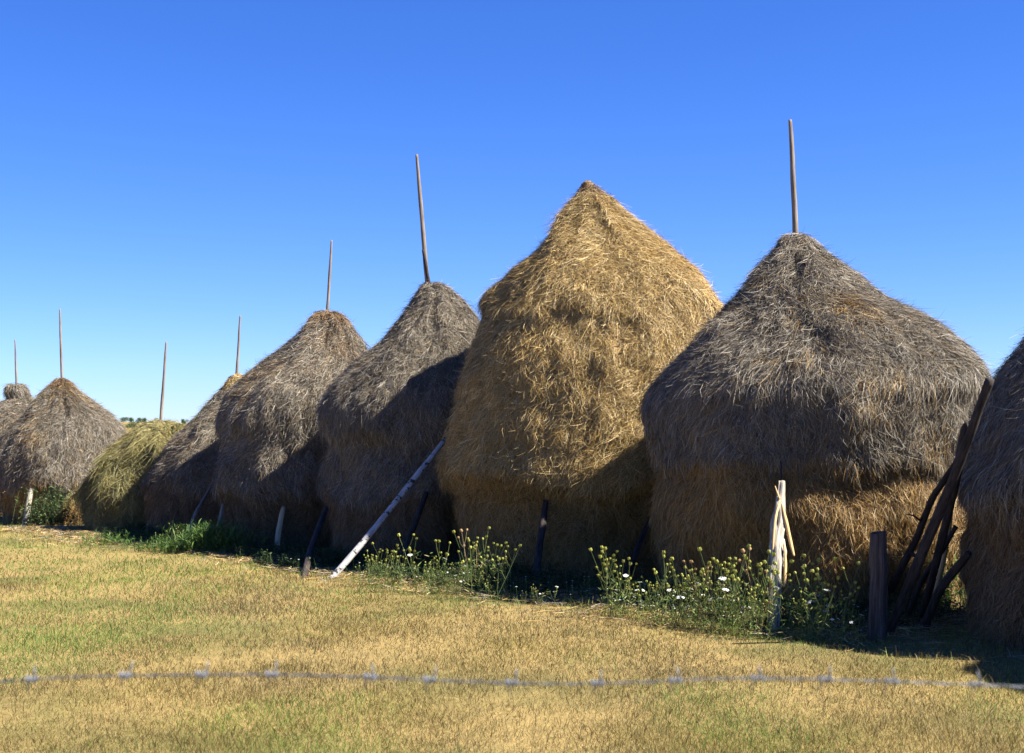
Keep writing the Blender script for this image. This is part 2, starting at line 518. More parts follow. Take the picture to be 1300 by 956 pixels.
def tube_data(pts, rad, segs=10, seed=0, rough=0.08, sub=6, twist=0.0, square=0.0):
    pts = [Vector(p) for p in pts]
    P, Rr = [], []
    for i in range(len(pts) - 1):
        for k in range(sub):
            t = k / sub
            a = pts[max(i - 1, 0)]; b = pts[i]; c = pts[i + 1]; d = pts[min(i + 2, len(pts) - 1)]
            t2, t3 = t * t, t * t * t
            P.append(0.5 * ((2 * b) + (c - a) * t + (2 * a - 5 * b + 4 * c - d) * t2 + (3 * b - a - 3 * c + d) * t3))
            Rr.append(rad[i] * (1 - t) + rad[i + 1] * t)
    P.append(pts[-1]); Rr.append(rad[-1])
    V, UV = [], []
    n = len(P)
    acc = 0
    ref = Vector((0.31, -0.9, 0.27))
    for i, p in enumerate(P):
        tg = (P[min(i + 1, n - 1)] - P[max(i - 1, 0)]).normalized()
        s = tg.cross(ref).normalized(); b = tg.cross(s)
        if i: acc += (P[i] - P[i - 1]).length
        for j in range(segs):
            a = 2 * math.pi * j / segs
            q = mnoise.noise(Vector((math.cos(a) * 1.5 + seed * 3.1, math.sin(a) * 1.5, acc * 4)))
            q += 0.6 * mnoise.noise(Vector((math.cos(a) * 3.5 + seed * 1.7, math.sin(a) * 3.5, acc * 1.3)))
            sq = 1 + square * (abs(math.cos(2 * a)) - 0.5)
            rr = Rr[i] * (1 + rough * q * 2) * sq
            V.append(p + (s * math.cos(a + twist * acc) + b * math.sin(a + twist * acc)) * rr)
            UV.append((j / segs, acc))
    F4 = []
    for i in range(n - 1):
        for j in range(segs):
            F4.append((i * segs + j, i * segs + (j + 1) % segs, (i + 1) * segs + (j + 1) % segs, (i + 1) * segs + j))
    c0, c1 = len(V), len(V) + 1
    V += [P[0], P[-1]]; UV += [(0, 0), (0, acc)]
    F3 = []
    for j in range(segs):
        F3.append((c0, (j + 1) % segs, j))
        F3.append((c1, (n - 1) * segs + j, (n - 1) * segs + (j + 1) % segs))
    return V, F4, F3, UV

def tube(name, pts, rad, mat, parent=None, origin=None, seed=0, rough=0.08, segs=10, sub=6, square=0.0, twigs=(), twist=0.0):
    V, F4, F3, UV = tube_data(pts, rad, segs, seed, rough, sub, twist, square)
    V = list(V); F4 = list(F4); F3 = list(F3); UV = list(UV)
    for tp, tr in twigs:
        v, f4, f3, uv = tube_data(tp, tr, 7, seed + 5, rough, 4)
        o_ = len(V)
        V += v; UV += uv
        F4 += [tuple(i + o_ for i in f) for f in f4]; F3 += [tuple(i + o_ for i in f) for f in f3]
    if origin is None:
        origin = Vector(pts[0])
    o = make_mesh(name, np.array([tuple(v) for v in V]), [np.array(F4), np.array(F3)], mat, parent=parent, origin=origin, smooth=True)
    me = o.data
    uvl = me.uv_layers.new(name='UVMap')
    li = np.empty(len(me.loops), np.int32); me.loops.foreach_get('vertex_index', li)
    uvl.data.foreach_set('uv', np.array(UV, np.float32)[li].ravel())
    return o

# the row, right (near) to left (far); outlines as (row, left, right)
haystack('grey haystack cut by right picture edge, logs leaning on it', 13.6,
    [(300, 1440, 1456), (312, 1418, 1482), (340, 1385, 1530), (372, 1352, 1575), (408, 1322, 1615), (439, 1300, 1645), (471, 1275, 1670),
     (499, 1260, 1680), (531, 1243, 1685), (568, 1228, 1680), (605, 1220, 1675), (651, 1219, 1670), (697, 1224, 1662), (730, 1226, 1655), (808, 1232, 1645)],
    'grey', 'brown', 640, 71, 42000, pole=((1448, 304), (1444, 170)), tiers=[(565, .10, .5)], low_in=0.10, messy=0.42)
haystack('golden haystack beyond the right edge, nearest of the row', 10.6,
    [(545 + (y - 545) * 1.122, 2144 + (a - 1996) * 1.122, 2144 + (b - 1996) * 1.122) for y, a, b in
     [(31, 1985, 2005), (60, 1960, 2035), (110, 1900, 2090), (170, 1840, 2150), (240, 1770, 2220), (300, 1720, 2270), (364, 1696, 2296), (440, 1690, 2300), (520, 1695, 2290), (600, 1705, 2280),
      (700, 1715, 2270), (850, 1725, 2260)]], 'gold', 'rust', 620, 72, 9000, wd=(0.01, 0.02))
haystack('broad grey haystack with thick pole on top and split white stake before it', 17.2,
    [(299, 999, 1018), (304, 990, 1030), (320, 976, 1046), (333, 962, 1064), (350, 948, 1086), (368, 932, 1106), (385, 918, 1128), (404, 900, 1170), (422, 882, 1197),
     (439, 866, 1214), (456, 850, 1232), (474, 835, 1247), (490, 824, 1255), (505, 817, 1257), (522, 815, 1256), (545, 820, 1250), (570, 828, 1240),
     (600, 832, 1242), (640, 829, 1246), (690, 834, 1236), (755, 850, 1208)],
    'grey', 'rust', 598, 11, 80000, pole=((1010, 303), (1003, 152)), tiers=[(420, .05, .4), (505, .08, .5)], low_in=0.13, pole_r=0.04, messy=0.46, patches=0.3, knots=[(998, 309, 0.10, 0.6), (1014, 306, 0.08, 0.5)])
haystack('tallest haystack of the row, golden yellow with a small knot of hay for its tip', 20.8,
    [(233, 742, 750), (238, 738, 757), (246, 733, 766), (252, 726, 776), (262, 717, 786), (273, 709, 799), (296, 696, 826), (312, 683, 850), (327, 671, 866), (348, 647, 891),
     (369, 629, 908), (398, 611, 925), (426, 599, 932), (462, 586, 938), (504, 576, 940), (554, 567, 934), (586, 563, 925), (611, 570, 912), (632, 580, 903),
     (678, 584, 895), (718, 586, 890)],
    'gold', 'rust', 612, 23, 80000, tiers=[(322, .04, .35), (392, .08, .45), (545, .06, .4)], low_in=0.16, messy=0.7, knots=[(746, 239, 0.10, 1.1), (757, 249, 0.09, 0.7)], knob=(244, 'brown'), amp=0.95, patches=0.3)
haystack('grey haystack with a very long pole, a white birch trunk leaning across its foot', 22.8,
    [(360, 541, 556), (366, 532, 570), (374, 526, 580), (388, 516, 592), (405, 504, 605), (435, 481, 625), (459, 452, 638), (489, 422, 650), (505, 411, 655), (520, 405, 655),
     (544, 408, 655), (568, 413, 650), (599, 411, 645), (629, 412, 640), (655, 418, 636), (703, 424, 632)],
    'grey', 'brown', 632, 37, 66000, pole=((543, 364), (529, 196)), extra_pole=((545, 362), (537, 317)), tiers=[(470, .06, .4), (548, .08, .5)], low_in=0.08, pole_r=0.045,
    wd=(0.0035, 0.0075), patches=0.12)
haystack('grey haystack with a rounded brown crown, short pale stick at its foot', 25.3,
    [(396, 407, 423), (402, 396, 436), (410, 389, 446), (430, 374, 458), (453, 347, 468), (479, 312, 476), (501, 293, 482), (527, 282, 486), (562, 279, 486), (589, 275, 484), (615, 274, 482),
     (642, 279, 478), (687, 288, 474)],
    'grey', 'brown', 628, 41, 56000, pole=((415, 400), (421, 305)), tiers=[(540, .07, .4)], low_in=0.1, knob=(406, 'brown'), pole_r=0.032, wd=(0.004, 0.0085), patches=0.3)
haystack('small leaning grey haystack with bright golden tip, right of the greenish one', 27.3,
    [(475, 299, 303), (479, 297, 309), (484, 288, 314), (490, 285, 320), (500, 277, 330), (518, 260, 338), (540, 238, 344), (562, 216, 350), (589, 199, 354), (615, 188, 356), (641, 189, 354), (677, 191, 350)],
    'grey', 'brown', 616, 53, 42000, pole=((300, 480), (305, 401)), knob=(489, 'gold'), knots=[(300, 484, 0.17, 0.7)], pole_r=0.03, wd=(0.0045, 0.009), low_in=0.08)
haystack('low greenish yellow haystack without a point, a crooked pole rising from it', 28.3,
    [(536, 196, 212), (539, 184, 226), (545, 170, 236), (554, 157, 244), (565, 145, 250), (576, 134, 254), (590, 122, 256), (608, 114, 256), (629, 112, 256), (657, 114, 255), (672, 116, 253)],
    'green', 'green', None, 67, 36000, pole=((204, 538), (211, 434)), pole_r=0.034, messy=0.85, wd=(0.005, 0.010), amp=1.9, L=(0.12, 0.4),
    tiers=[(585, .1, .4), (630, .08, .3)])
haystack('light grey brown haystack with thin straight pole, white prop under its fringe', 31.0,
    [(481, 73, 80), (484, 69, 88), (494, 60, 99), (508, 50, 117), (526, 35, 142), (544, 16, 160), (560, 4, 166), (580, -4, 166), (600, -6, 162), (624, -4, 154), (645, 8, 145), (661, 12, 140)],
    'grey', 'rust', 622, 73, 42000, pole=((79, 486), (76, 392)), knob=(491, 'brown'), low_in=0.2, pole_r=0.032, wd=(0.005, 0.009), patches=0.25)
haystack('farthest haystack, at left picture edge, with a round cap of hay on top', 34.0,
    [(488, 15, 26), (490, 10, 31), (495, 7, 35), (501, 7, 37), (507, 12, 40), (511, 3, 45), (520, -14, 52), (535, -32, 66), (555, -48, 80), (580, -56, 88), (610, -56, 86), (656, -48, 78)],
    'grey', 'brown', 625, 79, 30000, pole=((21, 490), (19, 431)), pole_r=0.028, wd=(0.005, 0.010), low_in=0.15, amp=0.8)

# ---------------------------------------------------------------- leaning props, stakes and posts
def gp(px, py):
    """ground point under the photo pixel"""
    Y = row_to_Y(py)
    p = at(px, py, Y); p.z = float(ground_z(p.x, p.y)); return p

def prop(name, label, cat, foot, pts, rad, mat, seed=0, group=None, sink=0.12, **kw):
    b = gp(*foot)
    P = [at(*q) for q in pts]
    d = (b - P[0]).normalized() if (b - P[0]).length > 0 else Vector((0, 0, -1))
    P = [b + Vector((d.x, d.y, d.z)) * sink, b] + P
    rad = [rad[0]] + list(rad)
    o = tube(name, P, rad, mat, origin=b, seed=seed, **kw)
    return tag(o, label, cat, group)
G = 'props leaning against the haystacks'
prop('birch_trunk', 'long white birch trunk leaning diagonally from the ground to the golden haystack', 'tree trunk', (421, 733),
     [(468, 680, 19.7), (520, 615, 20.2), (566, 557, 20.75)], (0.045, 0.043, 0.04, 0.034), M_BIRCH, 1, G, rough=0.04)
prop('wooden_prop', 'dark bark prop standing against the front of the golden haystack, pale scar halfway up', 'prop', (680, 744),
     [(684, 700, 18.5), (689, 668, 18.8), (693, 636, 19.1)], (0.055, 0.05, 0.045, 0.035), M_BARK, 2, G)
prop('wooden_prop', 'dark slanting prop in the gap between the golden and the broad grey haystack', 'prop', (792, 738),
     [(806, 705, 18.8), (820, 672, 19.0), (836, 645, 19.2)], (0.05, 0.048, 0.04, 0.035), M_BARK, 3, G)
prop('wooden_prop', 'dark prop in the shade to the right of the white birch trunk', 'prop', (508, 722),
     [(516, 694, 20.7), (530, 656, 21.0), (541, 626, 21.3)], (0.055, 0.05, 0.045, 0.04), M_BARK, 4, G)
prop('wooden_prop', 'dark crooked prop standing between the two middle grey haystacks, left of the birch trunk', 'prop', (386, 731),
     [(394, 700, 20.5), (404, 672, 21.1), (414, 645, 21.8)], (0.05, 0.05, 0.042, 0.035), M_BARK, 5, G)
prop('wooden_prop', 'short pale peeled stick at the foot of the haystack with the rounded brown crown', 'prop', (351, 700),
     [(353, 680, 23.5), (356, 662, 23.7), (360, 644, 24.0)], (0.045, 0.05, 0.045, 0.04), M_PALE, 6, G)
prop('wooden_prop', 'crooked dark branch leaning on the small haystack with the golden tip', 'branch', (237, 690),
     [(243, 666, 25.3), (252, 645, 25.6), (262, 628, 25.9), (272, 608, 26.2)], (0.035, 0.035, 0.03, 0.025, 0.015), M_POLE, 7, G, rough=0.15)
prop('wooden_prop', 'short grey stub of wood beside the crooked dark branch', 'prop', (274, 693),
     [(277, 670, 24.2), (284, 640, 24.5)], (0.03, 0.035, 0.03), M_POLE, 8, G)
prop('wooden_prop', 'white barkless prop under the fringe of the light grey brown haystack', 'prop', (31, 669),
     [(34, 655, 29.2), (37, 635, 29.4), (42, 608, 29.6)], (0.05, 0.055, 0.055, 0.04), M_SPLIT, 9, G)
prop('fallen_branch', 'fallen forked branch lying by the bush at the light grey brown haystack', 'branch', (46, 668),
     [(56, 664, 29.3), (66, 655, 29.4), (76, 642, 29.5)], (0.04, 0.045, 0.04, 0.02), M_POLE, 10, sink=0.02, rough=0.15)

# split white stake with peeling strips
st = gp(984, 799)
P = [st - Vector((0, 0, 0.15)), st, at(984, 745, 14.5), at(987, 700, 14.75), at(990, 650, 15.05), at(992, 612, 15.25)]
o = tube('wooden_stake', P, [0.04, 0.05, 0.06, 0.078, 0.058, 0.03], M_SPLIT, origin=st, seed=12, rough=0.3, segs=22, square=0.25)
tag(o, 'split white stake with peeling strips among flowers before the broad grey haystack', 'stake')
def strip(pts, rad, seed):
    q = [p for p in pts]
    tube('bark_strip', q, rad, M_STRIP, parent=o, origin=st, seed=seed, rough=0.2, segs=7)
strip([at(993, 640, 15.05), at(998, 662, 14.9), at(1004, 690, 14.8), at(1008, 706, 14.75)], [0.012, 0.022, 0.02, 0.01], 1)
strip([at(990, 635, 15.0), at(985, 655, 14.85), at(982, 680, 14.75), at(981, 700, 14.7)], [0.01, 0.016, 0.016, 0.008], 2)
strip([at(984, 617, 15.15), at(987, 626, 15.12), at(990, 634, 15.08)], [0.006, 0.012, 0.01], 3)
strip([at(995, 690, 14.7), at(997, 715, 14.6), at(996, 745, 14.45)], [0.01, 0.02, 0.012], 4)
b_ = at(992, 618, 15.3); t2 = at(991, 586, 15.42)
tag(tube('thin_stick', [b_, (b_ + t2) / 2, t2], [0.014, 0.013, 0.010], M_BARK, parent=o, origin=st, seed=5, segs=7))

# squat fence post
pb = gp(1115, 812)
ph = [pb - Vector((0, 0, 0.2)), pb, pb + Vector((0.005, 0, 0.5)), pb + Vector((0.015, 0, 0.98)), pb + Vector((0.015, 0.0, 1.03))]
po = tube('fence_post', ph, [0.08, 0.08, 0.078, 0.082, 0.066], M_POST, origin=pb, seed=14, rough=0.16, segs=26, square=0.2)
tag(po, 'short thick split wooden fence post standing alone left of the leaning logs', 'fence post')

GL = 'logs leaning against the right haystack'
prop('log', 'longest leaning log, its sawn top standing up against the sky', 'log', (1126, 806),
     [(1165, 716, 13.5), (1205, 620, 13.2), (1232, 550, 12.95), (1257, 481, 12.75)], (0.05, 0.048, 0.045, 0.043, 0.042), M_BARK, 21, GL, rough=0.1)
prop('log', 'leaning log with a pointed top, just left of the longest one', 'log', (1168, 790),
     [(1185, 728, 14.2), (1203, 655, 13.8), (1217, 590, 13.45), (1225, 548, 13.25), (1227, 536, 13.2)], (0.04, 0.04, 0.042, 0.048, 0.044, 0.008), M_BARK, 22, GL, rough=0.1)
prop('log', 'thin forked branch leaning leftmost of the logs by the right haystack', 'branch', (1122, 772),
     [(1141, 728, 15.3), (1165, 680, 15.0), (1184, 632, 14.7), (1212, 590, 14.4), (1222, 560, 14.3)], (0.04, 0.04, 0.036, 0.033, 0.028, 0.02), M_BARK, 23, GL,
     rough=0.14, twigs=[([at(1172, 664, 14.9), at(1160, 655, 14.8), at(1150, 653, 14.7)], [0.014, 0.01, 0.005]), ([at(1155, 700, 15.1), at(1164, 706, 15.0), at(1174, 700, 14.9)], [0.02, 0.016, 0.008])])
prop('log', 'short branch crossing low behind the pointed log', 'branch', (1150, 788),
     [(1170, 738, 14.6), (1192, 705, 14.4), (1214, 668, 14.3)], (0.032, 0.03, 0.028, 0.022), M_BARK, 24, GL, rough=0.14)
prop('log', 'lowest log, leaning flattest at the foot of the right haystack', 'log', (1172, 800),
     [(1192, 752, 13.8), (1212, 724, 13.6), (1230, 702, 13.4)], (0.045, 0.045, 0.04, 0.03), M_BARK, 25, GL, rough=0.12)
prop('log', 'thin peeled brown pole squeezed between the longest log and the haystack', 'pole', (1180, 782),
     [(1196, 720, 14.7), (1206, 660, 14.4), (1213, 598, 14.2)], (0.026, 0.026, 0.024, 0.02), M_PALE, 26, GL)

# ---------------------------------------------------------------- grass
def grass(name, label, n, Y0, Y1, hts, wid, seed, dens=None, pal=None, greenf=None, xlim=None, bias=1.0):
    R = rs(seed)
    a, b_ = 1 / Y0, 1 / Y1
    Y = 1 / (a + (b_ - a) * R.rand(n) ** bias)
    X = R.uniform(-1, 1, n) * (0.40 * Y + 3.0)
    if xlim is not None:
        k = xlim(X, Y, R); X, Y = X[k], Y[k]; n = len(X)
    Z = ground_z(X, Y)
    P0 = np.stack([X, Y, Z - 0.004], -1)
    if name == 'dry_grass':        # worn, thinner places
        k = R.rand(n) < np.clip(0.85 + 1.1 * fbm(P0 * np.array([0.8, 0.55, 0]), 201, 4), 0.22, 1)
        X, Y, P0 = X[k], Y[k], P0[k]; n = len(X)
    pn = fbm(P0 * np.array([0.9, 0.9, 0]), seed + 2, 3)
    H = R.uniform(hts[0], hts[1], n) * (1 + 0.5 * pn)
    az = R.uniform(0, 2 * math.pi, n); ln = R.uniform(0.15, 1.3, n)
    D = np.stack([np.cos(az) * np.sin(ln), np.sin(az) * np.sin(ln), np.cos(ln)], -1)
    P1 = P0 + D * H[:, None] * 0.55
    D2 = norm(D + np.array([0, 0, -0.35]) + 0.3 * R.randn(n, 3))
    P2 = P1 + D2 * H[:, None] * 0.55
    W = R.uniform(wid[0], wid[1], n) * np.maximum(Y / 12, 0.7)
    ang = R.uniform(0, math.pi, n)
    side = np.stack([np.cos(ang), np.sin(ang) * 0.6, 0 * ang], -1)
    V, Fq = strands(np.stack([P0, P1, P2], 1), side, W, (1, 0.85, 0.15))
    c = greenf(X, Y, R)
    C = np.repeat(c, 6, axis=0)
    o = make_mesh(name, V, [Fq], M_GRASS, C)
    tag(o, label, 'grass', kind='stuff')
    return o

DRY = np.array([(0.187, 0.142, 0.048), (0.148, 0.100, 0.033), (0.266, 0.216, 0.101), (0.080, 0.054, 0.021), (0.158, 0.148, 0.048)])
GRN = np.array([(0.107, 0.161, 0.030), (0.155, 0.202, 0.042), (0.072, 0.119, 0.024), (0.214, 0.226, 0.060), (0.095, 0.143, 0.033)])
# front edge of the weeds and of the row's shade, on the ground
EDGE = np.array([(-16.0, 31.0), (-11.0, 28.6), (-8.0, 26.0), (-6.0, 24.2), (-4.6, 22.4), (-3.6, 20.6), (-2.4, 19.3), (-1.0, 17.8), (0.2, 16.6), (0.95, 15.6), (2.7, 14.2), (4.0, 13.6), (6.0, 12.4), (9.0, 11.0)])
def edge_y(X):
    return np.interp(X, EDGE[:, 0], EDGE[:, 1])
def dry_col(X, Y, R):
    n = len(X)
    P = np.stack([X, Y, 0 * X], -1)
    g = 1.5 * fbm(P * np.array([0.75, 0.5, 1]), 91, 4) + R.randn(n) * 0.3
    near_edge = np.exp(-np.maximum(edge_y(X) - Y, 0) / 0.8)
    left = np.clip((-1.5 - X) / 2.5, 0, 1) * np.exp(-np.abs(edge_y(X) - 1.5 - Y) / 3.2)
    isg = g + 0.6 * near_edge + 1.15 * left > 0.42
    c = np.where(isg[:, None], GRN[R.randint(0, 5, n)], DRY[R.randint(0, 5, n)])
    br = 1 + 0.32 * fbm(P * np.array([1.3, 0.9, 1]), 95, 3)
    warm = fbm(P * 0.7, 99, 2)
    c = c * br[:, None] * R.uniform(0.8, 1.15, n)[:, None]
    c[:, 2] *= 1 - 0.25 * warm
    return np.clip(c, 0.01, 0.85)
grass('dry_grass', 'short sun-dried yellow meadow grass with faint green patches', 1200000, 5.5, 48, (0.02, 0.07), (0.003, 0.006), 3, greenf=dry_col, bias=0.8)
# taller dry stalks and tufts scattered over the meadow
def tall_spots(X, Y, R):
    P = np.stack([X, Y, 0 * X], -1)
    return (fbm(P * 1.1, 140, 3) + R.randn(len(X)) * 0.15 > 0.28) & (Y < edge_y(X))
grass('dry_stalks', 'taller dry stalks and coarse tufts scattered over the meadow', 90000, 5.5, 40, (0.06, 0.17), (0.003, 0.006), 13, greenf=dry_col, xlim=tall_spots, bias=0.8)
def litter():
    # hay fallen from the stacks, lying flat on the grass
    R = rs(66); n = 42000
    X = R.uniform(-10, 8, n); Y = edge_y(X) + 0.9 + R.randn(n) * 0.75
    k = (fbm(np.stack([X, Y, 0 * X], -1) * 1.4, 202, 2) + R.randn(n) * 0.25 > -0.05) | (R.rand(n) < 0.06)
    X, Y = X[k], Y[k]; n = len(X)
    az = R.uniform(0, math.pi, n); l = R.uniform(0.06, 0.3, n)
    D = np.stack([np.cos(az), np.sin(az), R.randn(n) * 0.12], -1) * l[:, None] / 2
    C0 = np.stack([X, Y, ground_z(X, Y) + R.uniform(0.015, 0.06, n)], -1)
    Sd = norm(np.cross(D, np.stack([R.randn(n) * .5, R.randn(n) * .5, np.ones(n)], -1)))
    v, f = strands(np.stack([C0 - D, C0 + R.randn(n, 3) * 0.008, C0 + D], 1), Sd, R.uniform(0.004, 0.008, n), (.6, 1, .4))
    pal = np.array(PAL['gold'] + PAL['grey'])
    tag(make_mesh('fallen_hay', v, [f], M_STRAW, np.repeat(pal[R.randint(0, 10, n)], 6, axis=0)), 'loose hay fallen on the grass along the foot of the haystacks', 'hay', kind='stuff')
litter()
def edge_strip(X, Y, R):
    d = Y - edge_y(X)
    return (d > -0.3 + R.randn(len(X)) * 0.3) & (d < 2.4) & (R.rand(len(X)) < np.where(d > 0.3, 0.3, 0.7))
def strip_col(X, Y, R):
    n = len(X)
    isg = R.rand(n) < 0.75
    return np.where(isg[:, None], GRN[R.randint(0, 5, n)], DRY[R.randint(0, 5, n)]) * R.uniform(0.8, 1.15, n)[:, None]
grass('rough_grass', 'longer rough green grass along the foot of the haystacks', 260000, 9, 34, (0.04, 0.16), (0.004, 0.007), 4, greenf=strip_col, xlim=edge_strip)

# leafy weeds in the shade: nobody could count them
def weeds(name, label, spots, seed, hts, leaf, cols, kind='stuff', origin=None, cat='weeds', parent=None, up=0.4, lw=(0.25, 0.5)):
    R = rs(seed)
    n = len(spots)
    V, Fq, C = [], [], []
    K = 9
    X, Y = spots[:, 0], spots[:, 1]
    Z = ground_z(X, Y)
    H = R.uniform(hts[0], hts[1], n)
    base = np.stack([X, Y, Z], -1)
    tilt = np.stack([R.randn(n) * 0.25, R.randn(n) * 0.25, np.ones(n)], -1)
    top = base + tilt * H[:, None]
    side = norm(np.stack([R.randn(n), R.randn(n) * 0.5, 0 * X], -1))
    v, f = strands(np.stack([base, (base + top) / 2 + R.randn(n, 3) * 0.01, top], 1), side, np.full(n, 0.005), (1, 1, 0.5))
    cs = cols[R.randint(0, len(cols), n)]
    V.append(v); Fq.append(f); C.append(np.repeat(cs, 6, axis=0)); off = len(v)
    t = R.rand(n, K)
    p = base[:, None] + (top - base)[:, None] * (0.15 + 0.85 * t[..., None])
    p = p.reshape(-1, 3)
    m = len(p)
    az = R.uniform(0, 2 * math.pi, m)
    dr = norm(np.stack([np.cos(az), np.sin(az), R.uniform(-0.2, 0.9, m) * up * 2], -1))
    ls = R.uniform(leaf[0], leaf[1], m)
    p1 = p + dr * ls[:, None] * 0.5; p2 = p + dr * ls[:, None] + np.array([0, 0, -1]) * (ls * 0.2)[:, None]
    sd = norm(np.cross(dr, np.stack([R.randn(m) * 0.4, R.randn(m) * 0.4, np.ones(m)], -1)))
    v, f = strands(np.stack([p, p1, p2], 1), sd, ls * R.uniform(lw[0], lw[1], m), (0.25, 1, 0.1))
    cl = cols[R.randint(0, len(cols), m)] * R.uniform(0.7, 1.25, m)[:, None]
    V.append(v); Fq.append(f + off); C.append(np.repeat(cl, 6, axis=0))
    o = make_mesh(name, np.vstack(V), [np.vstack(Fq)], M_LEAF, np.vstack(C), origin=origin, parent=parent)
    if parent is None:
        tag(o, label, cat, kind=kind)
    return o
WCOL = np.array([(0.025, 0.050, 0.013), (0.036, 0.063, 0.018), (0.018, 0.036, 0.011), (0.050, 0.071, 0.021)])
R = rs(8)
n = 9000
wx = R.uniform(-7.5, 7.5, n)
wy = edge_y(wx) + R.uniform(0.15, 2.6, n)
keep = fbm(np.stack([wx * 0.8, wy * 0.8, 0 * wx], -1), 44, 2) + R.randn(n) * 0.2 > -0.15
weeds('shade_weeds', 'dark leafy weeds in the shade along the foot of the haystacks', np.stack([wx, wy], -1)[keep], 9, (0.06, 0.24), (0.03, 0.06), WCOL)

# green grassy clumps and the bush, each a plant of its own
def clump(name, label, px, py, spread, n, hts, leaf, seed, cols=WCOL, cat='plant', group=None, up=0.6, sy=0.6, lw=(0.25, 0.5)):
    b = gp(px, py)
    R = rs(seed)
    sp = np.stack([b.x + R.randn(n) * spread * 0.45, b.y + R.randn(n) * spread * 0.45 * sy], -1)
    o = weeds(name, label, sp, seed, hts, leaf, cols, kind=None, origin=b, cat=cat, up=up, lw=lw)
    if group: o['group'] = group
    return o
BR = np.array([(0.050, 0.108, 0.017), (0.075, 0.142, 0.025), (0.037, 0.083, 0.017), (0.100, 0.150, 0.033)])
clump('weed_clump', 'bright green sunlit clump of weeds in front of the small haystack with the golden tip', 272, 702, 0.62, 520, (0.12, 0.48), (0.07, 0.18), 301, BR, lw=(0.06, 0.14), up=1.4, group='weed clumps at the left')
clump('weed_clump', 'lower green weed clump left of the bright sunlit one', 222, 700, 0.7, 160, (0.08, 0.25), (0.06, 0.13), 302, BR, lw=(0.06, 0.16), up=1.2, group='weed clumps at the left')
clump('weed_clump', 'sparse green weed clump in front of the greenish yellow haystack', 150, 690, 0.9, 110, (0.06, 0.22), (0.05, 0.12), 303, BR, lw=(0.06, 0.16), up=1.2, group='weed clumps at the left')
clump('nettle_bush', 'dark green leafy bush against the foot of the light grey brown haystack', 66, 670, 0.6, 260, (0.25, 0.85), (0.04, 0.09), 304, np.array([(0.07, 0.11, 0.035), (0.10, 0.14, 0.05), (0.05, 0.075, 0.03)]), cat='bush')
clump('nettle_bush', 'green bush behind the leaning logs, in the gap before the right haystack', 1196, 775, 0.3, 90, (0.3, 0.8), (0.04, 0.08), 305, np.array([(0.06, 0.14, 0.03), (0.09, 0.18, 0.04), (0.13, 0.2, 0.05)]), cat='bush')

